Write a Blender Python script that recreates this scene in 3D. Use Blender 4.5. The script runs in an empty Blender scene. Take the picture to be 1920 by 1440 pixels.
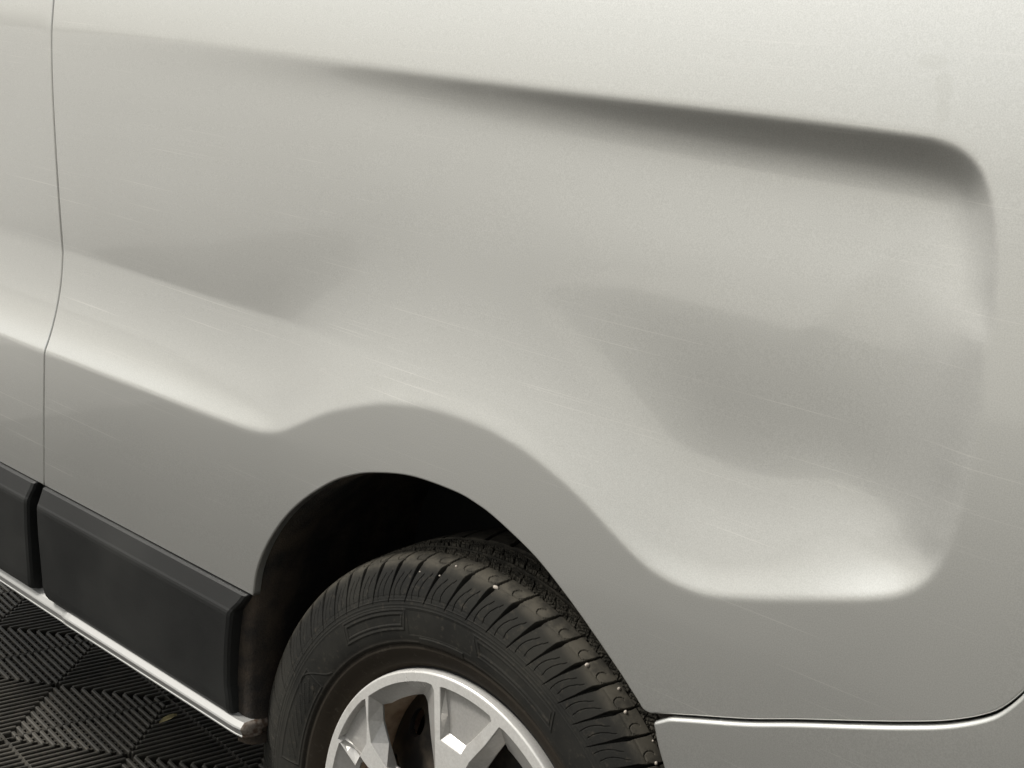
import bpy, math, random
import numpy as np
from mathutils import Matrix, Vector, geometry
random.seed(4); rng = np.random.default_rng(4)
S = bpy.context.scene
COL = S.collection

# ------------------------------------------------------------------ camera
cam_d = bpy.data.cameras.new('camera'); cam = bpy.data.objects.new('camera', cam_d); COL.objects.link(cam)
CX, CY, CZ, YAW, PIT, ROL = 0.9777, -1.0012, 1.2146, -0.74007, 0.23154, 0.09377
fw = Vector((math.sin(YAW)*math.cos(PIT), math.cos(YAW)*math.cos(PIT), -math.sin(PIT)))
rt = Vector((math.cos(YAW), -math.sin(YAW), 0)); up = rt.cross(fw)
r2 = math.cos(ROL)*rt + math.sin(ROL)*up; u2 = -math.sin(ROL)*rt + math.cos(ROL)*up
M = Matrix((r2, u2, -fw)).transposed().to_4x4(); M.translation = (CX, CY, CZ)
cam.matrix_world = M
cam_d.sensor_width = 36; cam_d.lens = 2698.06/1920*36; cam_d.clip_start = 0.02; cam_d.clip_end = 500
S.camera = cam

# ------------------------------------------------------------------ light
SUN = Vector((-0.49, -0.42, 0.77)).normalized()
world = bpy.data.worlds.new('World'); S.world = world; world.use_nodes = True
wn, wl = world.node_tree.nodes, world.node_tree.links
bg = wn['Background']
sky = wn.new('ShaderNodeTexSky'); sky.sky_type = 'NISHITA'; sky.sun_disc = False
sky.sun_elevation = math.asin(SUN.z); sky.sun_rotation = math.atan2(SUN.x, SUN.y)
sky.dust_density = 3.5; sky.air_density = 1.0; sky.ozone_density = 1.0
hs = wn.new('ShaderNodeHueSaturation'); hs.inputs['Saturation'].default_value = 0.22
wl.new(sky.outputs[0], hs.inputs['Color'])
tint = wn.new('ShaderNodeMix'); tint.data_type = 'RGBA'; tint.blend_type = 'MULTIPLY'; tint.inputs[0].default_value = 1
wl.new(hs.outputs[0], tint.inputs[6]); tint.inputs[7].default_value = (1.0, 0.985, 0.93, 1)
wl.new(tint.outputs[2], bg.inputs[0]); bg.inputs[1].default_value = 0.112
sl = bpy.data.lights.new('sun', 'SUN'); sl.energy = 2.7; sl.angle = math.radians(12); sl.color = (1, 0.965, 0.91)
so = bpy.data.objects.new('sun', sl); COL.objects.link(so)
so.rotation_euler = SUN.to_track_quat('Z', 'Y').to_euler()
S.view_settings.view_transform = 'Standard'; S.view_settings.look = 'None'
S.view_settings.exposure = 0.33; S.view_settings.gamma = 1

# ------------------------------------------------------------------ materials
def mat(name, base=(.5, .5, .5), rough=.5, metal=0., coat=0., coat_rough=.05, spec=.5):
    m = bpy.data.materials.new(name); m.use_nodes = True
    b = m.node_tree.nodes['Principled BSDF']
    b.inputs['Base Color'].default_value = (*base, 1); b.inputs['Roughness'].default_value = rough
    b.inputs['Metallic'].default_value = metal; b.inputs['Coat Weight'].default_value = coat
    b.inputs['Coat Roughness'].default_value = coat_rough; b.inputs['Specular IOR Level'].default_value = spec
    return m
class NT:
    """small helper for node building"""
    def __init__(s, m): s.t = m.node_tree; s.b = s.t.nodes['Principled BSDF']; s.co = s.t.nodes.new('ShaderNodeTexCoord')
    def n(s, k, **kw):
        x = s.t.nodes.new(k)
        for a, v in kw.items(): setattr(x, a, v)
        return x
    def link(s, a, b): s.t.links.new(a, b)
    def map(s, scale=(1, 1, 1), loc=(0, 0, 0), rot=(0, 0, 0)):
        m = s.n('ShaderNodeMapping'); m.inputs['Scale'].default_value = scale
        m.inputs['Location'].default_value = loc; m.inputs['Rotation'].default_value = rot
        s.link(s.co.outputs['Object'], m.inputs[0]); return m.outputs[0]
    def noise(s, vec, scale, detail=2, rough=.5):
        x = s.n('ShaderNodeTexNoise'); x.inputs['Scale'].default_value = scale
        x.inputs['Detail'].default_value = detail; x.inputs['Roughness'].default_value = rough
        s.link(vec, x.inputs['Vector']); return x.outputs['Fac']
    def ramp(s, f, lo, hi, a=0., b=1.):
        x = s.n('ShaderNodeMapRange'); x.interpolation_type = 'SMOOTHSTEP'
        s.link(f, x.inputs[0]); x.inputs[1].default_value = lo; x.inputs[2].default_value = hi
        x.inputs[3].default_value = a; x.inputs[4].default_value = b; return x.outputs[0]
    def math(s, op, a, b=None):
        x = s.n('ShaderNodeMath', operation=op)
        for i, v in enumerate((a, b)):
            if v is None: continue
            if isinstance(v, (int, float)): x.inputs[i].default_value = v
            else: s.link(v, x.inputs[i])
        return x.outputs[0]
    def mix(s, f, a, b):
        x = s.n('ShaderNodeMix', data_type='RGBA')
        for i, v in ((0, f), (6, a), (7, b)):
            if isinstance(v, (int, float)): x.inputs[i].default_value = v
            elif isinstance(v, tuple): x.inputs[i].default_value = (*v, 1)
            else: s.link(v, x.inputs[i])
        return x.outputs[2]
    def bump(s, h, strength, dist):
        x = s.n('ShaderNodeBump'); x.inputs['Strength'].default_value = strength; x.inputs['Distance'].default_value = dist
        s.link(h, x.inputs['Height']); s.link(x.outputs[0], s.b.inputs['Normal'])

paint = mat('silver_paint', (.62, .61, .575), .34, .85, .85, .05)
paint.node_tree.nodes['Principled BSDF'].inputs['Coat IOR'].default_value = 1.6
k = NT(paint)
flake = k.noise(k.map(), 900, 1, .7)
soft = k.noise(k.map(), 4, 3, .5)
def streak(rot, sx, sz, seed, lo, hi, pscale, plo, phi):
    a = k.noise(k.map((sx, 1, sz), (seed, 0, seed*.7), (0, rot, 0)), 1, 1.5, .6)
    p = k.noise(k.map((pscale, 1, pscale*1.8), (seed*3, 0, 0)), 1, 2)
    return k.math('MULTIPLY', k.ramp(a, lo-.07, hi-.07), k.ramp(p, plo, phi))
s1 = streak(math.radians(1.5), 3.0, 420, 1.3, .70, .80, 2.2, .45, .62)
s2 = streak(math.radians(-3), 5.0, 520, 7.7, .71, .80, 3.0, .50, .66)
s3 = streak(math.radians(6), 2.2, 300, 9.3, .73, .82, 1.6, .48, .62)
scr = k.math('MAXIMUM', k.math('MAXIMUM', s1, s2), s3)
c0 = k.mix(k.ramp(flake, .25, .75), (.58, .585, .565), (.685, .69, .67))
c1 = k.mix(k.ramp(soft, .35, .7, 0, .10), c0, (.56, .55, .52))
c2 = k.mix(k.math('MULTIPLY', scr, .48), c1, (.86, .85, .82))
def smudge(x, z, sx, sz, rot=0.):
    v = k.n('ShaderNodeVectorMath', operation='LENGTH')
    m_ = k.n('ShaderNodeMapping'); m_.vector_type = 'TEXTURE'
    m_.inputs['Location'].default_value = (x, 0, z); m_.inputs['Rotation'].default_value = (0, rot, 0); m_.inputs['Scale'].default_value = (sx, 5, sz)
    k.link(k.co.outputs['Object'], m_.inputs[0]); k.link(m_.outputs[0], v.inputs[0])
    return k.math('ADD', v.outputs['Value'], k.math('MULTIPLY', k.ramp(k.noise(k.map(), 60, 3), .3, .7, -.3, .3), 1))
sA = k.ramp(smudge(.462, 1.209, .007, .024, -.12), 1.1, .6); sB = k.ramp(smudge(.452, 1.229, .014, .006, .1), 1.1, .6)
c2 = k.mix(k.math('MULTIPLY', k.math('MAXIMUM', sA, sB), .13), c2, (.40, .40, .36))
k.link(c2, k.b.inputs['Base Color'])
k.link(k.math('ADD', k.math('MULTIPLY', scr, .08), k.ramp(soft, .3, .7, .325, .35)), k.b.inputs['Roughness'])

trim = mat('black_trim_plastic', (.022, .023, .021), .42, 0, 0, .1, .3)
k = NT(trim); g = k.noise(k.map(), 700, 2, .7); d = k.noise(k.map(), 6, 4)
k.link(k.mix(k.ramp(d, .35, .75), (.0125, .013, .013), (.021, .0215, .0205)), k.b.inputs['Base Color'])
k.link(k.ramp(d, .3, .7, .40, .52), k.b.inputs['Roughness']); k.bump(g, .25, .0006)

felt = mat('dusty_arch_liner', (.02, .016, .012), .95)
k = NT(felt); d = k.noise(k.map(), 14, 5, .65)
k.link(k.mix(k.ramp(d, .35, .72), (.010, .009, .008), (.060, .044, .030)), k.b.inputs['Base Color'])
k.bump(k.noise(k.map(), 420, 3), .6, .002)

dark = mat('underbody_black', (.012, .012, .012), .9)

rubber = mat('tyre_rubber', (.03, .03, .027), .7, 0, 0, .1, .15)
k = NT(rubber); d = k.noise(k.map(), 9, 5, .6); f = k.noise(k.map(), 160, 3, .6)
sep = k.n('ShaderNodeSeparateXYZ'); k.link(k.co.outputs['Object'], sep.inputs[0])
rad = k.math('SQRT', k.math('ADD', k.math('MULTIPLY', sep.outputs[0], sep.outputs[0]), k.math('MULTIPLY', sep.outputs[2], sep.outputs[2])))
c0 = k.mix(k.ramp(d, .3, .72), (.014, .014, .013), (.030, .029, .025))
c1 = k.mix(k.ramp(rad, .252, .232, 0, .75), c0, (.028, .021, .014))
c2 = k.mix(k.ramp(f, .55, .78, 0, .55), c1, (.06, .053, .042))
c3 = k.mix(k.math('MULTIPLY', k.ramp(rad, .322, .338, 0, 1), k.ramp(k.noise(k.map(), 45, 5, .7), .35, .62, .25, 1)), c2, (.088, .080, .064))
k.link(c3, k.b.inputs['Base Color']); k.link(k.ramp(d, .3, .7, .80, .95), k.b.inputs['Roughness'])
k.bump(f, .25, .0006)

alloy = mat('silver_plastic_hub_cap', (.62, .61, .58), .30, .40, .25, .1)
k = NT(alloy); d = k.noise(k.map(), 22, 5, .6); f = k.noise(k.map(), 330, 2, .7)
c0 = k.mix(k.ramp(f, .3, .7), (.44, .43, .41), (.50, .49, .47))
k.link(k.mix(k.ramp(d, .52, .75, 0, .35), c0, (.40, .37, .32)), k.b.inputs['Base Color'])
k.link(k.ramp(d, .3, .7, .27, .40), k.b.inputs['Roughness'])

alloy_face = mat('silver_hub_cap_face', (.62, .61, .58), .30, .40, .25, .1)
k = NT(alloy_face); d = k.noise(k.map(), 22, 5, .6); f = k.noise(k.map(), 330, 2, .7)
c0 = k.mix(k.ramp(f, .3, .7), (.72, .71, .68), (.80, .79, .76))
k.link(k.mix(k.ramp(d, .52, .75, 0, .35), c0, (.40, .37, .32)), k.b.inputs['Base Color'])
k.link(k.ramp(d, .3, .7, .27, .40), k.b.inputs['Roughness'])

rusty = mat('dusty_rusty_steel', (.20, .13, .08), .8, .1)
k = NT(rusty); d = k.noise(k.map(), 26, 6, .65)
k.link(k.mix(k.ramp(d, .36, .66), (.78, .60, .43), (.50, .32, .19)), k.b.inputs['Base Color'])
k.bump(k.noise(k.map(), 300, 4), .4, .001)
rustpaint = mat('rust_speckled_silver', (.3, .25, .2), .6, .3)
k = NT(rustpaint); d = k.noise(k.map(), 90, 4, .6)
k.link(k.mix(k.ramp(d, .35, .60), (.20, .175, .15), (.07, .045, .03)), k.b.inputs['Base Color'])
steel = mat('black_wheel_steel', (.03, .027, .024), .55, .2)
k = NT(steel); d = k.noise(k.map(), 18, 5, .6)
k.link(k.mix(k.ramp(d, .4, .7), (.014, .013, .012), (.10, .080, .060)), k.b.inputs['Base Color'])

tile_m = mat('black_floor_plastic', (.03, .028, .024), .5, 0, 0, .1, .35)
k = NT(tile_m); d = k.noise(k.map(), 7, 5, .6); f = k.noise(k.map(), 130, 4, .7)
oi = k.n('ShaderNodeObjectInfo')
c0 = k.mix(k.ramp(d, .3, .7), (.034, .0325, .0285), (.084, .078, .066))
c1 = k.mix(k.ramp(f, .50, .80, 0, .7), c0, (.15, .13, .095))
k.link(c1, k.b.inputs['Base Color']); k.link(k.ramp(f, .3, .8, .42, .75), k.b.inputs['Roughness'])
k.bump(f, .4, .0012)

conc = mat('pale_concrete', (.42, .40, .36), .9)
k = NT(conc); d = k.noise(k.map(), .6, 6, .6); f = k.noise(k.map(), 30, 4, .7)
k.link(k.mix(k.ramp(d, .3, .7), (.54, .53, .49), (.62, .61, .57)), k.b.inputs['Base Color']); k.bump(f, .4, .004)
peb_m = mat('pale_pebble', (.55, .50, .43), .8)
k = NT(peb_m); k.link(k.mix(k.ramp(k.noise(k.map(), 300, 3), .3, .7), (.45, .41, .36), (.28, .24, .20)), k.b.inputs['Base Color'])
leaf_m = mat('dry_leaf', (.22, .18, .07), .8)
k = NT(leaf_m); k.link(k.mix(k.ramp(k.noise(k.map(), 200, 3), .3, .7), (.50, .44, .22), (.32, .26, .13)), k.b.inputs['Base Color'])

# ------------------------------------------------------------------ mesh helpers
def me_new(name, V, F, m, smooth=False, normals=None):
    me = bpy.data.meshes.new(name)
    V = np.asarray(V, dtype=np.float32)
    if isinstance(F, np.ndarray) and F.ndim == 2:
        k_ = F.shape[1]; n = len(F)
        me.vertices.add(len(V)); me.vertices.foreach_set('co', V.ravel())
        me.loops.add(n*k_); me.loops.foreach_set('vertex_index', F.astype(np.int32).ravel())
        me.polygons.add(n); me.polygons.foreach_set('loop_start', np.arange(0, n*k_, k_, dtype=np.int32))
        me.polygons.foreach_set('loop_total', np.full(n, k_, dtype=np.int32))
        me.update(calc_edges=True)
    else:
        me.from_pydata([tuple(map(float, v)) for v in V], [], [tuple(int(i) for i in f) for f in F]); me.update()
    me.validate(clean_customdata=False)
    if m: me.materials.append(m)
    me.polygons.foreach_set('use_smooth', np.full(len(me.polygons), bool(smooth)))
    if normals is not None:
        me.normals_split_custom_set_from_vertices([tuple(map(float, q)) for q in normals])
    return me
def ob(name, me, parent=None, **props):
    o = bpy.data.objects.new(name, me); COL.objects.link(o)
    if parent: o.parent = parent
    for a, v in props.items(): o[a] = v
    return o
def catmull(P, n=8):
    P = np.asarray(P, float); Q = np.vstack([2*P[0]-P[1], P, 2*P[-1]-P[-2]]); out = []
    for i in range(1, len(Q)-2):
        for t in np.linspace(0, 1, n, endpoint=False):
            a, b, c, d_ = Q[i-1], Q[i], Q[i+1], Q[i+2]
            out.append(.5*((2*b)+(-a+c)*t+(2*a-5*b+4*c-d_)*t*t+(-a+3*b-3*c+d_)*t**3))
    out.append(P[-1]); return np.array(out)
def resample(P, step):
    d_ = np.r_[0, np.cumsum(np.hypot(*np.diff(P, axis=0).T))]; n = max(2, int(round(d_[-1]/step))+1)
    t = np.linspace(0, d_[-1], n); return np.c_[np.interp(t, d_, P[:, 0]), np.interp(t, d_, P[:, 1])]
def seg_dist(X, Z, P):
    """distance from points to polyline"""
    best = np.full(X.shape, 9.)
    for (ax, az), (bx, bz) in zip(P[:-1], P[1:]):
        dx, dz = bx-ax, bz-az; L = dx*dx+dz*dz+1e-12
        t = np.clip(((X-ax)*dx+(Z-az)*dz)/L, 0, 1)
        np.minimum(best, np.hypot(X-ax-t*dx, Z-az-t*dz), out=best)
    return best
def inside(X, Z, P):
    c = np.zeros(X.shape, bool); n = len(P)
    for i in range(n):
        x1, z1 = P[i]; x2, z2 = P[(i+1) % n]
        if z1 == z2: continue
        c ^= ((Z < z1) != (Z < z2)) & (X < (x2-x1)*(Z-z1)/(z2-z1)+x1)
    return c
def area2(P): return .5*np.sum(P[:, 0]*np.roll(P[:, 1], -1)-np.roll(P[:, 0], -1)*P[:, 1])
def out_normals(P):
    """outward 2-D normals of a closed polygon"""
    t = np.roll(P, -1, 0)-np.roll(P, 1, 0); n = np.c_[t[:, 1], -t[:, 0]]
    n /= np.linalg.norm(n, axis=1)[:, None]+1e-12
    return n if area2(P) > 0 else -n
def gauss(A, s):
    r = int(3*s)+1; kx = np.exp(-np.arange(-r, r+1)**2/(2*s*s)); kx /= kx.sum()
    for ax in (0, 1):
        B = np.take(A, np.clip(np.arange(-r, A.shape[ax]+r), 0, A.shape[ax]-1), axis=ax)
        A = sum(w*np.take(B, np.arange(i, i+A.shape[ax]), axis=ax) for i, w in enumerate(kx))
    return A
def sm(t): t = np.clip(t, 0, 1); return t*t*(3-2*t)

# ------------------------------------------------------------------ side surface y(x, z) of the van
DX = .002
gx = np.arange(-2.05, .80, DX); gz = np.arange(.26, 2.02, DX)
GX, GZ = np.meshgrid(gx, gz, indexing='ij')
low = catmull([(-2.1, .733), (-1.6, .734), (-.95, .736), (-.771, .739), (-.61, .741), (-.465, .743), (-.395, .744), (-.345, .7465), (-.314, .751), (-.285, .7605),
               (-.257, .775), (-.203, .803), (-.134, .828), (-.085, .839), (-.036, .8445), (.026, .844), (.07, .838), (.1, .831),
               (.157, .811), (.213, .783), (.245, .769), (.272, .763), (.30, .762), (.324, .765), (.36, .775), (.397, .787), (.454, .807), (.485, .820), (.503, .832),
               (.518, .850), (.527, .876), (.532, .905), (.533, .929), (.5335, .96), (.5335, 1.0), (.5325, 1.03)], 5)
topc = catmull([(-2.1, 1.183), (-1.2, 1.183), (-.563, 1.182), (-.231, 1.179), (.055, 1.177), (.294, 1.177), (.44, 1.176), (.466, 1.1745), (.484, 1.170), (.500, 1.160), (.511, 1.145),
                (.519, 1.125), (.525, 1.10), (.529, 1.07), (.531, 1.04)], 5)
region = np.vstack([low, topc[::-1]])
ins = inside(GX, GZ, region)
db = np.where(ins, seg_dist(GX, GZ, low), 0); dt = np.where(ins, seg_dist(GX, GZ, np.vstack([topc, [(.5325, 1.0), (.5335, .96), (.533, .92), (.528, .88)]])), 0)
dr = np.where(ins, np.clip(.532-GX, 0, 1), 0)
wwid = np.interp(GX, [-2, -.5, -.25, -.05, .15, .35, .5], [.11, .115, .145, .19, .17, .13, .12])
wwid = wwid+(.10-wwid)*sm((GX-.40)/.08)
B = 1-(1-np.clip(db/wwid/1.12, 0, 1))**2
B = np.where(ins, B, 0)
Bs = gauss(B, 10); B = B+(Bs-B)*sm((db-.010)/.045)
Af = np.interp(GX, [-2, -.78, -.56, -.23, .05, .30, .5], [0, .0010, .0040, .0070, .0125, .0190, .0208])
lam = np.interp(GX, [-.6, -.35, -.2, .05, .3, .5], [.035, .022, .0145, .0155, .0180, .0185])
T = Af*(1-np.exp(-np.sqrt(dt**2+.0015**2)/lam)*np.exp(.0015/lam))
T = T*(1-np.interp(GX, [-.3, .1], [0, .19])*sm((dt-.045)/.14))*(1-.42*sm((1.15-GZ)/.30)*np.interp(GX, [-.1, .45], [0, 1]))

As = np.interp(GX, [-2, -.8, -.25, .15, .5], [.026, .024, .013, .004, .003])
slow = As*np.clip((1.180-GZ)/.30, 0, 1)**1.35
Rw = .11
R = np.sin(np.pi/2*np.clip(dr/Rw, 0, 1))
E_ = np.interp(GX, [-.45, -.1, .3], [0, .0036, .0078])*(1-sm((GZ-.84)/.23))
H = np.where(ins, (T+slow+E_)*B, 0)
H = gauss(H, 1.0)
# gentle barrel of the whole side: leans in above the crease, tucks in a little low down
H += .30*np.clip(GZ-1.09, 0, .25)**2 + .15*np.clip(GZ-1.34, 0, 1) + .12*np.clip(.74-GZ, 0, 1)**2*0.6
H += .35*np.clip(GX-.56, 0, 1)**2
dHx, dHz = np.gradient(H, DX)

def samp(A, x, z):
    fx = np.clip((np.asarray(x)-gx[0])/DX, 0, len(gx)-1.001); fz = np.clip((np.asarray(z)-gz[0])/DX, 0, len(gz)-1.001)
    i = fx.astype(int); j = fz.astype(int); u = fx-i; v = fz-j
    return (A[i, j]*(1-u)*(1-v)+A[i+1, j]*u*(1-v)+A[i, j+1]*(1-u)*v+A[i+1, j+1]*u*v)
def surf(x, z): return samp(H, x, z)
def surfn(x, z):
    n = np.c_[samp(dHx, x, z), -np.ones(len(x)), samp(dHz, x, z)]
    # surface y=H: outward (towards -y) normal is (dH/dx, -1, dH/dz)
    return n/np.linalg.norm(n, axis=1)[:, None]

def panel(name, poly, m, parent, rad=.003, flange=.022, yoff=0., step=.007, fine=None, bstep=.005, **pr):
    """sheet-metal panel cut to an outline, with rounded, returned edges and exact surface normals"""
    P = resample(np.vstack([poly, poly[:1]]), bstep)[:-1]
    if area2(P) < 0: P = P[::-1]
    N2 = out_normals(P); Q = P-N2*rad
    x0, z0 = P.min(0); x1, z1 = P.max(0)
    X, Z = np.meshgrid(np.arange(x0, x1, step), np.arange(z0, z1, step), indexing='ij')
    X = X.ravel(); Z = Z.ravel()
    if fine is not None:
        fx, fz = np.meshgrid(np.arange(x0, x1, .0035), np.arange(max(z0, fine[0]), min(z1, fine[1]), .0035), indexing='ij')
        fx = fx.ravel(); fz = fz.ravel(); d_ = np.minimum(seg_dist(fx, fz, low[::2]), seg_dist(fx, fz, topc[::2]))
        kf = d_ < .014; dc = np.minimum(seg_dist(X, Z, low[::2]), seg_dist(X, Z, topc[::2]))
        X = np.r_[X[dc >= .014], fx[kf]]; Z = np.r_[Z[dc >= .014], fz[kf]]
    kk = inside(X, Z, Q); X = X[kk]; Z = Z[kk]
    kk = seg_dist(X, Z, np.vstack([Q, Q[:1]])) > .003; X = X[kk]; Z = Z[kk]
    pts = [Vector(q) for q in Q]+[Vector((a, b)) for a, b in zip(X, Z)]
    nb = len(Q)
    r = geometry.delaunay_2d_cdt(pts, [(i, (i+1) % nb) for i in range(nb)], [list(range(nb))], 1, 1e-6)
    V2 = np.array([tuple(v) for v in r[0]]); tri = [tuple(f) for f in r[2]]
    org = r[3]; idx = {}
    for i, o_ in enumerate(org):
        for q in o_:
            if q < nb: idx[q] = i
    V = [np.c_[V2[:, 0], surf(V2[:, 0], V2[:, 1])+yoff, V2[:, 1]]]
    NN = [surfn(V2[:, 0], V2[:, 1])]
    F = []
    for t in tri:
        a, b, c = (V2[i] for i in t[:3])
        F.append(t if (b[0]-a[0])*(c[1]-a[1])-(b[1]-a[1])*(c[0]-a[0]) > 0 else t[::-1])
    base = len(V2); ysf = surf(Q[:, 0], Q[:, 1])+yoff; ns = surfn(Q[:, 0], Q[:, 1])
    prev = [idx[i] for i in range(nb)]
    rows = [(math.radians(a), 0.) for a in (22, 45, 68, 90)]+[(math.radians(90), flange)]
    out3 = np.c_[N2[:, 0], np.zeros(nb), N2[:, 1]]
    for a, dpt in rows:
        V.append(np.c_[Q[:, 0]+N2[:, 0]*rad*math.sin(a), ysf+rad*(1-math.cos(a))+dpt, Q[:, 1]+N2[:, 1]*rad*math.sin(a)])
        NN.append(ns*math.cos(a)+out3*math.sin(a))
        cur = [base+i for i in range(nb)]
        for i in range(nb):
            j = (i+1) % nb; F.append((prev[i], cur[i], cur[j])); F.append((prev[i], cur[j], prev[j]))
        prev = cur; base += nb
    V = np.vstack(V); NN = np.vstack(NN); NN /= np.linalg.norm(NN, axis=1)[:, None]
    return ob(name, me_new(name, V, np.array(F), m, True, NN), parent, **pr)

def sweep(name, rows, m, parent, smooth=False, **pr):
    """grid surface from rows of points"""
    n = len(rows[0]); V = np.vstack(rows); F = []
    for i in range(len(rows)-1):
        for j in range(n-1): F.append((i*n+j, (i+1)*n+j, (i+1)*n+j+1, i*n+j+1))
    return ob(name, me_new(name, V, np.array(F), m, smooth), parent, **pr)

def box_vf(x0, x1, y0, y1, z0, z1, V, F):
    b = len(V)
    V += [(x, y, z) for x in (x0, x1) for y in (y0, y1) for z in (z0, z1)]
    F += [tuple(b+i for i in f) for f in ((0, 1, 3, 2), (4, 6, 7, 5), (0, 4, 5, 1), (2, 3, 7, 6), (0, 2, 6, 4), (1, 5, 7, 3))]

van = bpy.data.objects.new('panel_van', None); COL.objects.link(van)
van['label'] = 'silver panel van with black lower side trim and a scuffed rear wheel arch'; van['category'] = 'van'

arch = catmull([(-.328, .541), (-.3215, .577), (-.303, .616), (-.274, .656), (-.239, .690), (-.195, .722), (-.160, .740), (-.126, .752), (-.068, .7645),
                (-.003, .7665), (.03, .7625), (.059, .755), (.113, .734), (.158, .708), (.195, .683), (.231, .657), (.255, .638)], 5)
bline = catmull([(.278, .6325), (.32, .6475), (.373, .666), (.42, .685), (.472, .705), (.515, .722), (.551, .738), (.579, .755), (.593, .769), (.606, .790), (.622, .825), (.634, .87), (.642, .93)], 5)
corner = np.array([(.262, .632), (.270, .6305)])
q = np.vstack([arch, corner, bline+np.array([0, .0013]), [(.645, 1.0), (.65, 1.2), (.65, 1.92), (-.8227, 1.92), (-.8227, .5405)]])
panel('rear_quarter_panel', q, paint, van, .002, .009, fine=(.70, 1.21))
d_ = np.array([(-.8250, .5405), (-.8250, 1.92), (-1.98, 1.92), (-1.98, .5405)])
panel('sliding_door', d_, paint, van, .002, .022, step=.010, fine=(.715, .76))
lower_arch = catmull([(.2775, .6265), (.286, .605), (.300, .578), (.318, .53), (.333, .47), (.342, .40), (.345, .33), (.345, .28)], 4)
bq = np.vstack([lower_arch[::-1], bline[2:]+np.array([.0004, -.0008]), [(.65, 1.0), (.78, 1.0), (.78, .28)]])
panel('rear_bumper', bq, paint, van, .0037, .03, yoff=-.004, step=.012, bstep=.004)

# dark cargo body and underside behind the sheet metal
V, F = [], []
box_vf(-1.97, -.41, .062, 1.9, .395, 1.93, V, F)
box_vf(-.4095, .409, .062, 1.9, .80, 1.929, V, F)
box_vf(.4095, .64, .062, 1.9, .34, 1.928, V, F)
box_vf(-.4094, .4094, .31, 1.899, .36, .7995, V, F)
ob('body_shell', me_new('body_shell', V, F, dark), van)
V, F = [], []
box_vf(-1.98, .65, .175, 1.86, 1.932, 1.95, V, F)
ob('roof', me_new('roof', V, F, paint), van)

# ---- wheel arch liner
lin = np.vstack([catmull([(-.318, .345), (-.327, .40), (-.332, .46), (-.331, .51)], 5)[:-1], arch[1:], corner[:1], lower_arch[1:]])
lin = resample(lin, .008); t = np.gradient(lin, axis=0); nn = np.c_[-t[:, 1], t[:, 0]]; nn /= np.linalg.norm(nn, axis=1)[:, None]
arc_d = np.cumsum(np.r_[0, np.hypot(*np.diff(lin, axis=0).T)])
rows = []
for o_, y in ((.030, .0075), (.012, .0080), (.004, .0105), (.0005, .016), (-.0018, .024), (-.0015, .036), (.003, .055), (.012, .085), (.03, .16), (.045, .245), (.045, .312)):
    w = .0004*np.sin(arc_d*40+y*90)+.0002*np.sin(arc_d*190)
    rows.append(np.c_[lin[:, 0]+nn[:, 0]*(o_+w), np.full(len(lin), y), lin[:, 1]+nn[:, 1]*(o_+w)])
sweep('wheel_arch_liner', rows, felt, van, True)

# ---- black trims
TRIM = [(.020, .5412, 0), (.000, .5402, 0), (-.0035, .5385, 0), (-.0102, .5180, 0), (-.0115, .5152, 0), (-.0122, .5122, 0), (-.0125, .5080, 0), (-.0116, .47, 0), (-.0100, .43, 0), (-.0082, .395, 0), (-.0070, .3835, 0), (-.0040, .3785, 0), (.004, .3765, 0), (.03, .3765, 0)]
def trim_piece(name, xa, xb, endr, endl):
    xs = np.r_[0, .0015, .006, np.linspace(.02, .98, 30)*(xb-xa), (xb-xa)-.006, (xb-xa)-.0015, xb-xa]
    rows = []
    L = xb-xa
    prof = []
    for (y0, z0, _), (y1, z1, _) in zip(TRIM[:-1], TRIM[1:]):
        for tt in (0, .5): prof.append((y0+(y1-y0)*tt, z0+(z1-z0)*tt))
    prof.append(TRIM[-1][:2])
    for s in xs:
        row = []
        e = min(s, L-s); rd = .006; back = rd-math.sqrt(max(rd*rd-(rd-min(e, rd))**2, 0))
        for y, z in prof:
            xr = xb+endr(z); xl = xa+endl(z)
            row.append((xl+(xr-xl)*s/L, y+back, z))
        rows.append(np.array(row))
    rows.insert(0, rows[0]+np.array([0, .03, 0])); rows.append(rows[-1]+np.array([0, .03, 0]))
    o = sweep(name, rows[::-1], trim, van, False)
    return o
er = lambda z: -.009-.017*float(sm((.540-z)/.030))-.004*math.sin(max(0, min(1, (.51-z)/.13))*math.pi)+(.002 if z < .40 else 0)
el = lambda z: .013*float(sm((.52-z)/.14))+.010*float(sm((.395-z)/.02))
trim_piece('lower_side_trim', -.8200, -.3260, er, el)
trim_piece('door_side_trim', -1.98, -.8420, lambda z: -.009*float(sm((z-.50)/.01))*0+.006*float(sm((.50-z)/.12))-.004*float(sm((.535-z)/.02)), lambda z: 0)
V, F = [], []
box_vf(-.846, -.812, .012, .05, .378, .5395, V, F)
ob('door_gap_filler', me_new('door_gap_filler', V, F, dark), van)  # dark box closing the gap between the two trims

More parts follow.
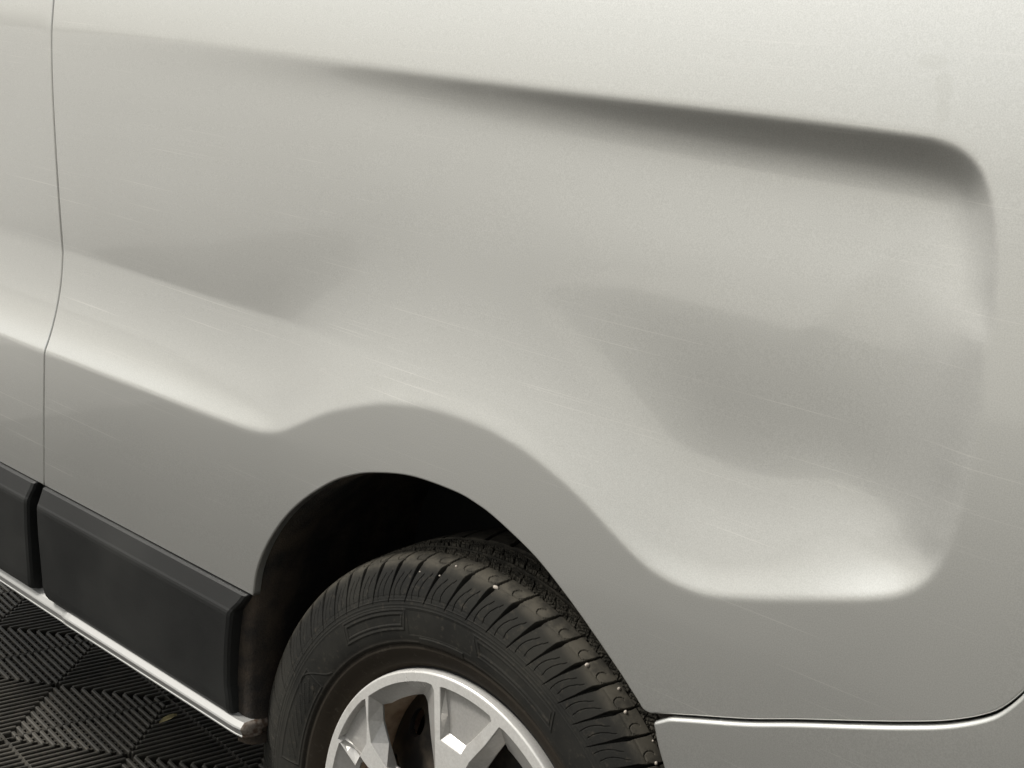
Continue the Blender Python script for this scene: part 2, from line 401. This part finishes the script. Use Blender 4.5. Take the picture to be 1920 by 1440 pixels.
# ---- silver sill
rows = []
for x in np.r_[np.linspace(-1.98, -.84, 12), -.80, -.775, -.762, -.752, -.742, -.73, np.linspace(-.70, -.345, 20), -.336, -.329, -.325]:
    a = float(sm((x+.765)/.03)); e = float(sm((x+.340)/.016))
    dz = -.006*(1-a)+.004*float(sm((-.70-x)/.5)); ins_ = .006*(1-a)+.002*e
    p = [(.045, .392), (.018, .3870), (.0060, .3810), (-.0020-.002*a, .3765), (-.0058-.003*a, .3680), (-.0066-.003*a, .3655), (-.0066-.003*a, .3642), (-.0040-.002*a, .3535), (-.0036-.002*a, .3512), (-.0042-.002*a, .3505), (-.0042-.002*a, .3482), (-.0028, .3466), (.012, .3455), (.05, .352)]
    p = [(y, z if z > .3768 else .3768-(.3768-z)*.68) for y, z in p]
    if x > -.37: p = [(y, min(z, .3770+(.3920-.3770)*max(0., (-.345-x)/.025))) for y, z in p]
    rows.append(np.array([(x, y+ins_, z+dz) for i, (y, z) in enumerate(p)]))
sillp = mat('silver_sill_paint', (.36, .36, .35), .50, .35)
sill = sweep('sill', rows[::-1], sillp, van, False)
P0 = rows[-1]; cen = np.array([P0[0, 0], .032, .3625]); rr = []
for t in (0, .25, .5, .75, 1.):
    q_ = cen+(P0-cen)*(.25+.75*math.cos(t*1.45)); q_[:, 0] = P0[0, 0]+.009*math.sin(t*1.45); rr.append(q_)
sweep('sill_end', rr[::-1], rustpaint, van, True, label='rust-speckled end of the sill')

# ------------------------------------------------------------------ wheel
WZ = .3365
wheel = bpy.data.objects.new('wheel', None); COL.objects.link(wheel); wheel.parent = van; wheel.location = (0, 0, WZ)
prof = catmull([(.060, .2075), (.047, .2110), (.041, .2160), (.035, .2235), (.0285, .236), (.0225, .253), (.0200, .270), (.0198, .286), (.0218, .300), (.0258, .3130), (.0300, .3225), (.0350, .3305), (.0440, .3358), (.058, .3392), (.080, .3420), (.105, .3436), (.13, .3442),
                (.16, .3436), (.19, .3410), (.212, .336), (.226, .326), (.236, .305), (.240, .28), (.236, .25), (.222, .218), (.205, .209)], 8)
step_v = []
L_ = np.r_[0, np.cumsum(np.hypot(*np.diff(prof, axis=0).T))]
qs = [0]
yl = np.interp
while qs[-1] < L_[-1]:
    y = np.interp(qs[-1], L_, prof[:, 0]); qs.append(qs[-1]+(.0011 if y < .13 and qs[-1] > .01 else .005))
qs = np.array(qs[:-1]); py = np.interp(qs, L_, prof[:, 0]); pr_ = np.interp(qs, L_, prof[:, 1])
tq = np.gradient(np.c_[py, pr_], axis=0); tq /= np.linalg.norm(tq, axis=1)[:, None]
ny, nr = -tq[:, 1], tq[:, 0]            # outward normal in (y, r)
NP, SUB = 64, 40; NT_ = NP*SUB
# uneven pitch lengths like a real tread
w = 1+.13*np.sin(np.arange(NP)*2*np.pi/NP*5+.7)+.05*np.sin(np.arange(NP)*1.7); w *= 1/w.mean()
edges = np.r_[0, np.cumsum(w)]/NP*2*np.pi
th = np.concatenate([np.linspace(edges[i], edges[i+1], SUB, endpoint=False) for i in range(NP)])+math.radians(60.9)-edges[10]
TH, QQ = np.meshgrid(th, qs, indexing='ij')
qr = lambda r: float(np.interp(r, prof[:90, 1], L_[:90]))
qA, qB, qC = qr(.286), qr(.311), qr(.3305)
qy = lambda y: float(np.interp(y, prof[80:130, 0], L_[80:130]))
q50, q56, q74, q80, q86 = (float(L_[np.argmin(np.abs(prof[:, 0]-y)+(prof[:, 1] < .33))]) for y in (.050, .057, .073, .0795, .086))
q105, q112 = (float(L_[np.argmin(np.abs(prof[:, 0]-y)+(prof[:, 1] < .33))]) for y in (.105, .113))
pitch = 2*np.pi/NP
ph0 = np.zeros(NT_)
for i in range(NP): ph0[i*SUB:(i+1)*SUB] = np.arange(SUB)/SUB
PH = ph0[:, None]
KI = np.repeat(np.arange(NP), SUB)[:, None]
offs = np.interp(qs, [0, qA, qB, qC, q50, q56, .3], np.radians([4.6, 4.3, 2.4, .9, .15, 0, 0])/pitch)[None, :]
def near(c, wd, soft_=.35):
    """1 inside a groove of width wd (in pitch units) centred on phase c, soft sides"""
    dd = np.abs((PH-c+.5) % 1-.5)
    return np.clip((wd/2-dd)/(wd*soft_)+.5, 0, 1)*(dd < wd)
D = np.zeros(TH.shape, dtype=np.float32)
mmw = 1/33.5  # 1 mm in pitch units
gw = np.interp(qs, [qA, qB-.002, qC-.003, qC+.005, q50, q56], [.9, 2.0, 5.0, 2.4, 2.2, 1.6])[None, :]*mmw
gm = (sm((qs-qA)/.006)*sm((q56+.006-qs)/.004))[None, :]
depth = np.interp(qs, [qA, qB, qC, q56], [.0010, .0036, .010, .0075])[None, :]
D += -depth*near(offs, gw)*gm
for f0, a0, a1 in ((.34, qA+.008, qC-.008), (.66, qA+.005, qC-.010)):
    m_ = (sm((qs-a0)/.002)*sm((a1-qs)/.002))[None, :]
    bend = (.13*np.sin((qs-a0)/(a1-a0)*np.pi*1.1+.2))[None, :]
    D = np.minimum(D, -.0010*near(offs+f0+bend-.04, .95*mmw, .3)*m_)
# tread hooks on the shoulder blocks
u_ = (PH-offs) % 1
Yq = ((qs-qC)*1000)[None, :]      # mm past the shoulder
hook = np.abs(np.hypot((u_-.24)/mmw*.85, Yq-11)-6.3); hm = (hook < .6) & ((Yq < 11) | (u_ > .24)) & (Yq < 17)
D = np.minimum(D, -.0012*hm)
# worn fold line on the shoulder
D += (-.0006*np.exp(-((qs-(qC+.004))/.0012)**2))[None, :]
# middle of the tread: small blocks cut by crossing sipes
MIDA = ((qs > q56) & (qs < q74))[None, :]; MIDB = ((qs > q86) & (qs < q105))[None, :]
yy = (qs*1000)[None, :]; cc = TH*343  # mm round the tyre
wob = 1.4*np.sin(cc*.31)+1.1*np.sin(cc*.17+1)
g1 = np.abs(((cc+yy*1.1+wob) % 7.4)-3.7) < .95
g2 = np.abs(((cc-yy*.75-wob) % 16.8)-8.4) < 1.1
g3 = np.abs(((yy+.22*((cc) % 33.5)-wob) % 9.5)-4.75) < .8
mid = (g1 | g2 | g3)
D = np.where(MIDA & mid, -.0032, D); D = np.where(MIDB & mid, -.0045, D)
rr_ = rng.random((NP*5, len(qs)//6+2)); blk = rr_[(KI*5+(PH*5).astype(int)), (np.arange(len(qs))//6)[None, :]]
D = np.where((MIDA | MIDB) & ~mid, D-.0009*blk, D)
# circumferential grooves with the thin rib
def band(a, b, s=.0012): return (sm((qs-a)/s)*sm((b-qs)/s))[None, :]
D = D*(1-band(q74, q86)) - .0065*band(q74, q86) + .0052*band(q80-.0016, q80+.0016, .0007)
D += -.0072*band(q105, q112)
D = np.where((qs > q112)[None, :] & (qs < q112+.1)[None, :], np.minimum(D, -.006*near(offs*0+.3+yy*.01, .12)), D)
D = D*(1-.0) - .001*(band(q56-.002, q56+.0005, .0008))
# sidewall moulding
RR = np.broadcast_to(pr_[None, :], TH.shape); DEG = np.degrees(TH) % 360
side = (qs < qA+.012)[None, :]
for r0, h, wd in ((.2915, .0005, .0007), (.2875, .0004, .0006), (.2835, .0005, .0007), (.2965, -.0004, .0007)):
    D += side*h*np.exp(-((RR-r0)/wd)**2)
D += side*(-.0012)*np.exp(-((RR-.2405)/.0016)**2) + side*.0009*sm((.2385-RR)/.0015)*sm((RR-.216)/.004)
D += side*.0006*np.exp(-((RR-.2445)/.0014)**2)*(1-.7*((DEG > 88) & (DEG < 104)))
def sbox(a0, a1, r0, r1, slant=0.):
    """signed box in the (angle, radius) plane of the sidewall, metres, positive inside"""
    am = (a0+a1)/2+slant*(RR-(r0+r1)/2); aw = abs(a1-a0)/2
    ang = (aw-np.abs(((DEG-am+180) % 360)-180))*np.pi/180*RR
    return np.minimum(ang, np.minimum(RR-r0, r1-RR))
def outline(b, h, wd=.0009): return h*np.exp(-(b/wd)**2)
for a0, a1, r0, r1, sl_ in ((107.5, 130.5, .259, .281, -70), (58, 84, .257, .279, 90), (12, 36, .257, .279, 90), (-60, -30, .258, .279, 40), (200, 230, .258, .279, 40)):
    b = sbox(a0, a1, r0, r1, sl_)
    D += side*(outline(b, .0008)+outline(b-.0045, .0006)-.0005*(b > .006))
b = sbox(88, 103.5, .2415, .2505, 0); D += side*.0009*sm(b/.0012+.5)
b = sbox(85, 106.5, .2525, .2815, -30); D += side*-.0004*sm(b/.001+.5)
# raised wave and block lettering lines low on the front of the sidewall
b = sbox(150, 178, .248, .276, 0)
D += side*(outline(b, .0007, .0011)*(1)) + side*.0004*(b > .006)*(np.abs(((DEG*1.1+(RR-.26)*500) % 4.2)-2.1) < .6)
wave = RR-(.262+.014*np.sin((DEG-148)*.30)); D += side*.0006*np.exp(-(wave/.001)**2)*((DEG > 143) & (DEG < 158))
# fine radial ribbing on the lower shoulder

Yt = py[None, :]+ny[None, :]*D; Rt = pr_[None, :]+nr[None, :]*D
VX = Rt*np.cos(TH); VZ = Rt*np.sin(TH)
VZ = np.maximum(VZ, -WZ+.0005)
V = np.stack([VX, np.broadcast_to(Yt, VX.shape), VZ], -1).reshape(-1, 3)
nq = len(qs); I, J = np.meshgrid(np.arange(NT_), np.arange(nq-1), indexing='ij'); I2 = (I+1) % NT_
F = np.stack([I*nq+J, I2*nq+J, I2*nq+J+1, I*nq+J+1], -1).reshape(-1, 4)
ob('tyre', me_new('tyre', V, F, rubber, False), wheel)

def lathe(name, pts, m, parent, n=160, smooth=True):
    rows = []
    for a in np.linspace(0, 2*np.pi, n+1): rows.append(np.array([(r*math.cos(a), y, r*math.sin(a)) for y, r in pts]))
    me = sweep(name, rows, m, parent, smooth); return me
# ---- steel rim barrel and disc
lathe('rim_flange', [(.052, .2125), (.045, .212), (.0425, .2085), (.046, .2045), (.055, .2012)], dark, wheel)  # lip coloured near-black to stand for the shadow gap round the cap
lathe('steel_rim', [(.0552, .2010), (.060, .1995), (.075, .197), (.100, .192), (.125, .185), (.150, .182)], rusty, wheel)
# disc with oval vent holes, made from a cone-like profile
def disc_y(r): return float(np.interp(r, [0, .05, .075, .095, .115, .135, .155, .17, .185, .193], [.060, .060, .064, .074, .081, .084, .091, .101, .114, .124]))
holes = []
for i in range(12):
    a = math.radians(141+30*i); cx_, cz_ = .154*math.cos(a), .154*math.sin(a)
    hp = []
    for t_ in np.linspace(0, 2*np.pi, 24, endpoint=False):
        u = .0150*math.cos(t_); v = .0185*math.sin(t_); hp.append((cx_+u*math.cos(a)-v*math.sin(a), cz_+u*math.sin(a)+v*math.cos(a)))
    holes.append(hp)
def cdt_fill(outer, hs_, extra):
    pts = []; faces = []
    for lp in [outer]+hs_:
        b = len(pts); pts += [Vector(p_) for p_ in lp]; faces.append(list(range(b, len(pts))))
    ne = len(pts); pts += [Vector(e) for e in extra]
    ed = [(f_[i], f_[(i+1) % len(f_)]) for f_ in faces for i in range(len(f_))]
    r = geometry.delaunay_2d_cdt(pts, ed, [], 0, 1e-7)
    V2 = np.array([tuple(v) for v in r[0]]); tri = np.array([tuple(f_) for f_ in r[2]])
    cen = V2[tri].mean(1); ok = inside(cen[:, 0], cen[:, 1], np.array(outer))
    for h_ in hs_: ok &= ~inside(cen[:, 0], cen[:, 1], np.array(h_))
    tri = tri[ok]
    a, b, c = V2[tri[:, 0]], V2[tri[:, 1]], V2[tri[:, 2]]
    fl = ((b-a)[:, 0]*(c-a)[:, 1]-(b-a)[:, 1]*(c-a)[:, 0]) < 0
    tri[fl] = tri[fl][:, ::-1]
    return V2, tri
circ = lambda r, n=120: [(r*math.cos(a), r*math.sin(a)) for a in np.linspace(0, 2*np.pi, n, endpoint=False)]
ex = [p_ for r in np.arange(.02, .19, .009) for p_ in circ(r, int(r*500)+6)]
ex = [p_ for p_ in ex if all(not inside(np.array([p_[0]]), np.array([p_[1]]), np.array(h_))[0] for h_ in holes)]
V2, tri = cdt_fill(circ(.193), holes, ex)
V = np.array([(x, disc_y(math.hypot(x, z)), z) for x, z in V2]); Fl = [tuple(t_) for t_ in tri]
V = list(map(tuple, V))
for h_ in holes:      # rolled hole edges
    b = len(V); n = len(h_); c_ = np.mean(h_, axis=0)
    for sc, dy in ((1, 0), (.95, .002), (.93, .007)):
        for p_ in h_:
            x, z = c_+(np.array(p_)-c_)*sc; V.append((x, disc_y(math.hypot(*p_))+dy, z))
    for k_ in range(2):
        for i in range(n): j = (i+1) % n; Fl.append((b+k_*n+i, b+k_*n+j, b+(k_+1)*n+j)); Fl.append((b+k_*n+i, b+(k_+1)*n+j, b+(k_+1)*n+i))
ob('wheel_disc', me_new('wheel_disc', V, Fl, steel, True), wheel)
lathe('brake_drum', [(.155, .0), (.125, .10), (.120, .135), (.13, .14), (.20, .142)], steel, wheel, 48)

# ---- hub cap
YF = .0315
def rot(P, deg):
    a = math.radians(deg); P = np.asarray(P); return np.c_[P[:, 0]*math.cos(a)-P[:, 1]*math.sin(a), P[:, 0]*math.sin(a)+P[:, 1]*math.cos(a)]
def arc(r, a0, a1, n): return [(r*math.cos(math.radians(a)), r*math.sin(math.radians(a))) for a in np.linspace(a0, a1, n)]
# open windows: face outline and the smaller opening behind it (corresponding corners)
winA_f = np.array([(-.141, .139)]+arc(.1975, 132.5, 104.5, 9)+[(-.0425, .1915), (-.0385, .187), (-.0335, .150), (-.0305, .125), (-.028, .099), (-.026, .070), (-.040, .052), (-.075, .050), (-.104, .066), (-.131, .085), (-.1385, .110)])
winA_i = np.array([(-.1335, .1275)]+arc(.1800, 131.0, 112.5, 9)+[(-.0655, .1655), (-.0610, .160), (-.0560, .140), (-.0515, .120), (-.0450, .094), (-.042, .074), (-.050, .062), (-.078, .058), (-.105, .062), (-.118, .085), (-.1300, .108)])
winB_f = np.array([(.0625, .1845)]+arc(.1955, 69.5, 42, 9)+[(.148, .118), (.142, .108), (.120, .095), (.098, .080), (.078, .062), (.060, .052), (.034, .060), (.022, .085), (.020, .118), (.024, .127), (.045, .156)])
winB_i = np.array([(.0590, .1600)]+arc(.1680, 67.5, 46, 9)+[(.118, .112), (.113, .104), (.102, .096), (.088, .084), (.074, .072), (.060, .066), (.046, .072), (.038, .090), (.034, .112), (.036, .121), (.048, .142)])
# blind triangular pockets: face outline and floor outline
poA_f = np.array([(-.0285, .1945)]+arc(.1968, 97.3, 76.2, 8)+[(.0495, .1865), (.0175, .1445), (.0095, .131), (-.0215, .1350), (-.0245, .165)])
poA_i = np.array([(-.0290, .1915)]+arc(.1935, 97.6, 77.5, 8)+[(.0450, .1840), (.0165, .1470), (.0080, .1385), (-.0175, .1425), (-.0215, .165)])
poB_f = np.array([(-.1475, .1335), (-.1415, .105), (-.1400, .081), (-.1560, .0470), (-.1720, .0565), (-.1885, .0660)]+arc(.1992, 159.0, 139.5, 8))
poB_i = np.array([(-.1490, .1315), (-.1440, .105), (-.1430, .080), (-.1535, .0585), (-.1710, .0640), (-.1880, .0690)]+arc(.1975, 158.3, 140.0, 8))
wins = [(winA_f, winA_i), (winB_f, winB_i)]; pocks = [(poA_f, poA_i), (poB_f, poB_i)]
for k_ in (1, 2):    # the remainder of the pattern, below the picture
    pass
for an in (120, 240):
    wins += [(rot(winA_f, an), rot(winA_i, an)), (rot(winB_f, an), rot(winB_i, an))]
    pocks += [(rot(poA_f, an), rot(poA_i, an))]
pocks += [(rot(poA_f, 180), rot(poA_i, 180)), (rot(poA_f, -62), rot(poA_i, -62))]
def dome(x, z):
    r = np.hypot(x, z); return YF+.030*np.clip((.165-r)/.165, 0, 1)**2*.35
V, Fl = [], []
def add(V2, tri, yf):
    b = len(V)
    V.extend([(x, float(yf(x, z)), z) for x, z in V2]); Fl.extend([tuple(int(i)+b for i in t_) for t_ in tri])
def strip(loops):
    """loops: list of (P, yfunc) with equal counts"""
    n = len(loops[0][0]); b = len(V)
    for P, yf in loops: V.extend([(x, float(yf(x, z)), z) for x, z in P])
    for k_ in range(len(loops)-1):
        for i in range(n):
            j = (i+1) % n; a_, b_, c_, d2 = b+k_*n+i, b+k_*n+j, b+(k_+1)*n+j, b+(k_+1)*n+i
            Fl.append((a_, b_, c_, d2))
def grow(P, d2):
    P = np.asarray(P); return P+out_normals(P)*d2
holesf = [grow(f_, .0010) for f_, _ in wins]+[grow(f_, .0010) for f_, _ in pocks]
V2, tri = cdt_fill(circ(.2082, 180), [list(map(tuple, h_)) for h_ in holesf], [])
add(V2, tri, dome); nface = len(Fl)
for f_, i_ in wins:
    strip([(grow(f_, .0010), dome), (grow(f_, .0003), lambda x, z: dome(x, z)+.0004), (f_, lambda x, z: dome(x, z)+.0012), (i_, lambda x, z: dome(x, z)+.0155), (grow(i_, .0006), lambda x, z: dome(x, z)+.0185), (grow(i_, .003), lambda x, z: dome(x, z)+.0186)])
for f_, i_ in pocks:
    strip([(grow(f_, .0010), dome), (grow(f_, .0003), lambda x, z: dome(x, z)+.0004), (f_, lambda x, z: dome(x, z)+.0010), (i_, lambda x, z: dome(x, z)+.0085)])
    V2, tri = cdt_fill(list(map(tuple, i_)), [], []); add(V2, tri, lambda x, z: dome(x, z)+.0085)
nwall = len(Fl)
C_ = [(YF+.0005, .2094), (YF+.0014, .2101), (YF+.0028, .2105), (YF+.0050, .2108), (YF+.009, .2108), (YF+.016, .2100)]
strip([(circ(r, 180), (lambda yv: (lambda x, z: yv))(y)) for y, r in [(YF, .2082)]+C_])
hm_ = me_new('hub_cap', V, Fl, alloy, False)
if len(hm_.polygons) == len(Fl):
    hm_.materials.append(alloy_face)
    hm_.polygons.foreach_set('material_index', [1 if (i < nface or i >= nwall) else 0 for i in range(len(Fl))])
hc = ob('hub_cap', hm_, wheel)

# ------------------------------------------------------------------ stones caught in the tread
def ico(rx, ry, rz, seed):
    import bmesh
    bm = bmesh.new(); bmesh.ops.create_icosphere(bm, subdivisions=2, radius=1); r_ = random.Random(seed)
    for v in bm.verts:
        f_ = 1+r_.uniform(-.13, .13); v.co = Vector((v.co.x*rx*f_, v.co.y*ry*f_, v.co.z*rz*f_))
    me = bpy.data.meshes.new('pebble'); bm.to_mesh(me); bm.free(); me.materials.append(peb_m)
    for p_ in me.polygons: p_.use_smooth = True
    return me
PEB = [(60.84, .0396, .0030, 'largest pale pebble, wedged in a tread groove partway down the rear tyre'),
       (54.65, .0515, .0024, 'round white pebble wedged where a groove meets the inner tread, below the largest pebble'),
       (50.73, .0437, .0025, 'pale pebble in the groove just above the bumper line'),
       (41.23, .0470, .0024, 'lowest small pebble, in the tread groove at the bottom right of the tyre'),
       (44.65, .0543, .0016, 'tiny dull pebble second lowest on the tyre tread'),
       (84.13, .0370, .0028, 'long pale pebble lying in a groove on the upper right of the tyre'),
       (94.90, .0400, .0016, 'small cream pebble near the top of the tyre tread'),
       (97.5, .0300, .0013, 'small pebble on the shoulder block at the very top of the tyre'),
       (103.0, .0300, .0012, 'leftmost tiny pebble on the tyre shoulder')]
for i, (a, y, s, lab) in enumerate(PEB):
    r = float(np.interp(y, prof[60:110, 0], prof[60:110, 1]))-.0004; a_ = math.radians(a)
    o = bpy.data.objects.new('pebble', ico(s*.8, s*1.0 if i != 5 else s*1.5, s*.75, i)); COL.objects.link(o)
    o.location = (r*math.cos(a_), y, WZ+r*math.sin(a_)); o.rotation_euler = (0, math.pi/2-a_, .3*i)
    o['label'] = lab; o['category'] = 'pebble'; o['group'] = 'pebbles caught in the tyre tread'

# ------------------------------------------------------------------ ground
TS = .30405; OX, OY, PSI = -1.0987, .0925, 1.4535
floor = ob('ground', me_new('ground', [(-200, -200, -.022), (200, -200, -.022), (200, 200, -.022), (-200, 200, -.022)], [(0, 1, 2, 3)], conc), None, kind='structure')
apron_m = mat('grey_reflection_ground', (.20, .20, .19), .9)
k = NT(apron_m); d = k.noise(k.map(), .8, 6, .6)
k.link(k.mix(k.ramp(d, .3, .7), (.345, .34, .323), (.41, .404, .388)), k.b.inputs['Base Color'])
ob('added_reflection_apron', me_new('added_reflection_apron', [(-190, -190, -.018), (-3.8, -190, -.018), (-3.8, 190, -.018), (-190, 190, -.018)], [(0, 1, 2, 3)], apron_m), None, kind='structure')  # unseen grey sheet, added to darken what the left side paint reflects
NR = 22; pit = TS/NR
def rib(a0, a1, b, wd, ht, V, F, quad):
    """rib with a chamfered top, running from a0 to a1 at cross position b; quad turns it to one of four sides"""
    pr0 = [(-wd/2, -.016), (-wd/2, ht-.0016), (-wd/2+.0014, ht), (wd/2-.0014, ht), (wd/2, ht-.0016), (wd/2, -.016)]
    b0 = len(V); n = len(pr0)
    for a_, dz in ((a0, -.0014), (a0+.0015, 0), (a1-.0008, 0), (a1, -.0014)):
        for c_, z in pr0:
            zz = z+dz if z > 0 - .003 else z
            p_ = (a_, b+c_)
            for _ in range(quad): p_ = (-p_[1], p_[0])
            V.append((p_[0], p_[1], zz))
    for k_ in range(3):
        for i in range(n-1): F.append((b0+k_*n+i, b0+(k_+1)*n+i, b0+(k_+1)*n+i+1, b0+k_*n+i+1))
    F.append(tuple(b0+i for i in range(n))); F.append(tuple(b0+3*n+i for i in range(n))[::-1])
V, F = [], []
for quad in range(4):
    for i in range(NR):
        b = (i+.5)*pit-TS/2; a0 = abs(b)+.0015
        a1 = TS/2-.0018
        if a1-a0 < .006: continue
        rib(a0, a1, b, .0066, 0., V, F, quad)
    e0 = len(V)                 # thin rim joining the rib ends along the tile edge
    for z in (-.016, -.0012):
        for p_ in ((TS/2-.0016, -TS/2), (TS/2-.0003, -TS/2), (TS/2-.0003, TS/2), (TS/2-.0016, TS/2)):
            for _ in range(quad): p_ = (-p_[1], p_[0])
            V.append((*p_, z))
    F.extend([(e0+4, e0+5, e0+6, e0+7), (e0+1, e0+2, e0+6, e0+5), (e0+3, e0, e0+4, e0+7)])
    for i in range(NR-1):       # low cross bars between the ribs
        b = (i+1)*pit-TS/2
        a = TS/2-.0016; n_ = 0
        while a > abs(b)+.006:
            hh = -.0022 if n_ == 0 else -.0050; wd = .0030 if n_ == 0 else .0042
            pts = [(a-wd/2, b-pit/2+.003), (a+wd/2, b-pit/2+.003), (a+wd/2, b+pit/2-.003), (a-wd/2, b+pit/2-.003)]
            b0 = len(V)
            for z in (-.016, hh):
                for p_ in pts:
                    for _ in range(quad): p_ = (-p_[1], p_[0])
                    V.append((*p_, z))
            F.extend([(b0+4, b0+5, b0+6, b0+7), (b0, b0+1, b0+5, b0+4), (b0+1, b0+2, b0+6, b0+5), (b0+2, b0+3, b0+7, b0+6), (b0+3, b0, b0+4, b0+7)])
            a -= pit if n_ else pit*.75; n_ += 1
tme = me_new('floor_tile', V, F, tile_m)
base_m = dark
c_, s_ = math.cos(PSI), math.sin(PSI)
def tile_pos(i, j): return OX+TS*((i+.5)*c_+(j+.5)*s_), OY+TS*((i+.5)*s_-(j+.5)*c_)
cells = {}
for i in range(-20, 20):
    for j in range(-14, 14):
        x, y = tile_pos(i, j)
        if -2.75 < x < 1.5 and -1.5 < y < 1.35: cells[(i, j)] = (x, y)
lo_near = []
for (i, j), (x, y) in cells.items():
    o = bpy.data.objects.new('floor_tile', tme); COL.objects.link(o); o.parent = floor
    o.location = (x+rng.normal(0, .0002), y+rng.normal(0, .0002), rng.normal(0, .0002)); o.rotation_euler = (0, 0, PSI+math.pi/2*int(rng.integers(0, 4)))
# the rest of the matted area, farther from the van side: plain tile slabs as one mass
V, F = [], []
for i in range(-24, 24):
    for j in range(-30, 30):
        x, y = tile_pos(i, j)
        if (i, j) in cells or not (-3.75 < x < 4.5 and -4.3 < y < 4): continue
        b0 = len(V); h = TS/2-.0015
        for z, k_ in ((-.018, 0), (-.002, 0), (-.0005, .0015)):
            for a_, b_ in ((-1, -1), (1, -1), (1, 1), (-1, 1)):
                a2, b2 = a_*(h-k_), b_*(h-k_); V.append((x+a2*c_-b2*s_, y+a2*s_+b2*c_, z))
        F.append((b0+8, b0+9, b0+10, b0+11))
        for q_ in (0, 4):
            for n_ in range(4): m_ = (n_+1) % 4; F.append((b0+q_+n_, b0+q_+m_, b0+q_+4+m_, b0+q_+4+n_))
ob('outer_floor_tiles', me_new('outer_floor_tiles', V, F, tile_m), floor, kind='stuff')

# ------------------------------------------------------------------ scrap of dry leaf on the mat
V = []; F = []
spine = [(0, 0, .002), (.010, .003, .0045), (.020, .004, .006), (.030, .009, .0055), (.038, .012, .003)]
wd = [.001, .0055, .007, .004, .001]
for (x, y, z), w_ in zip(spine, wd): V += [(x, y-w_, z+.002*random.random()), (x, y, z), (x, y+w_*.8, z+.0022)]
for i in range(4): F += [(i*3, i*3+3, i*3+4, i*3+1), (i*3+1, i*3+4, i*3+5, i*3+2)]
V += [(v[0], v[1], v[2]-.0006) for v in V[:15]]; F += [tuple(15+i for i in f_[::-1]) for f_ in F[:8]]
lf = ob('dry_leaf', me_new('dry_leaf', V, F, leaf_m), None, label='small yellowish dry leaf scrap on the black ribbed floor below the sill', category='leaf')
lf.location = (-.992, .325, .001); lf.rotation_euler = (0, 0, math.radians(80))
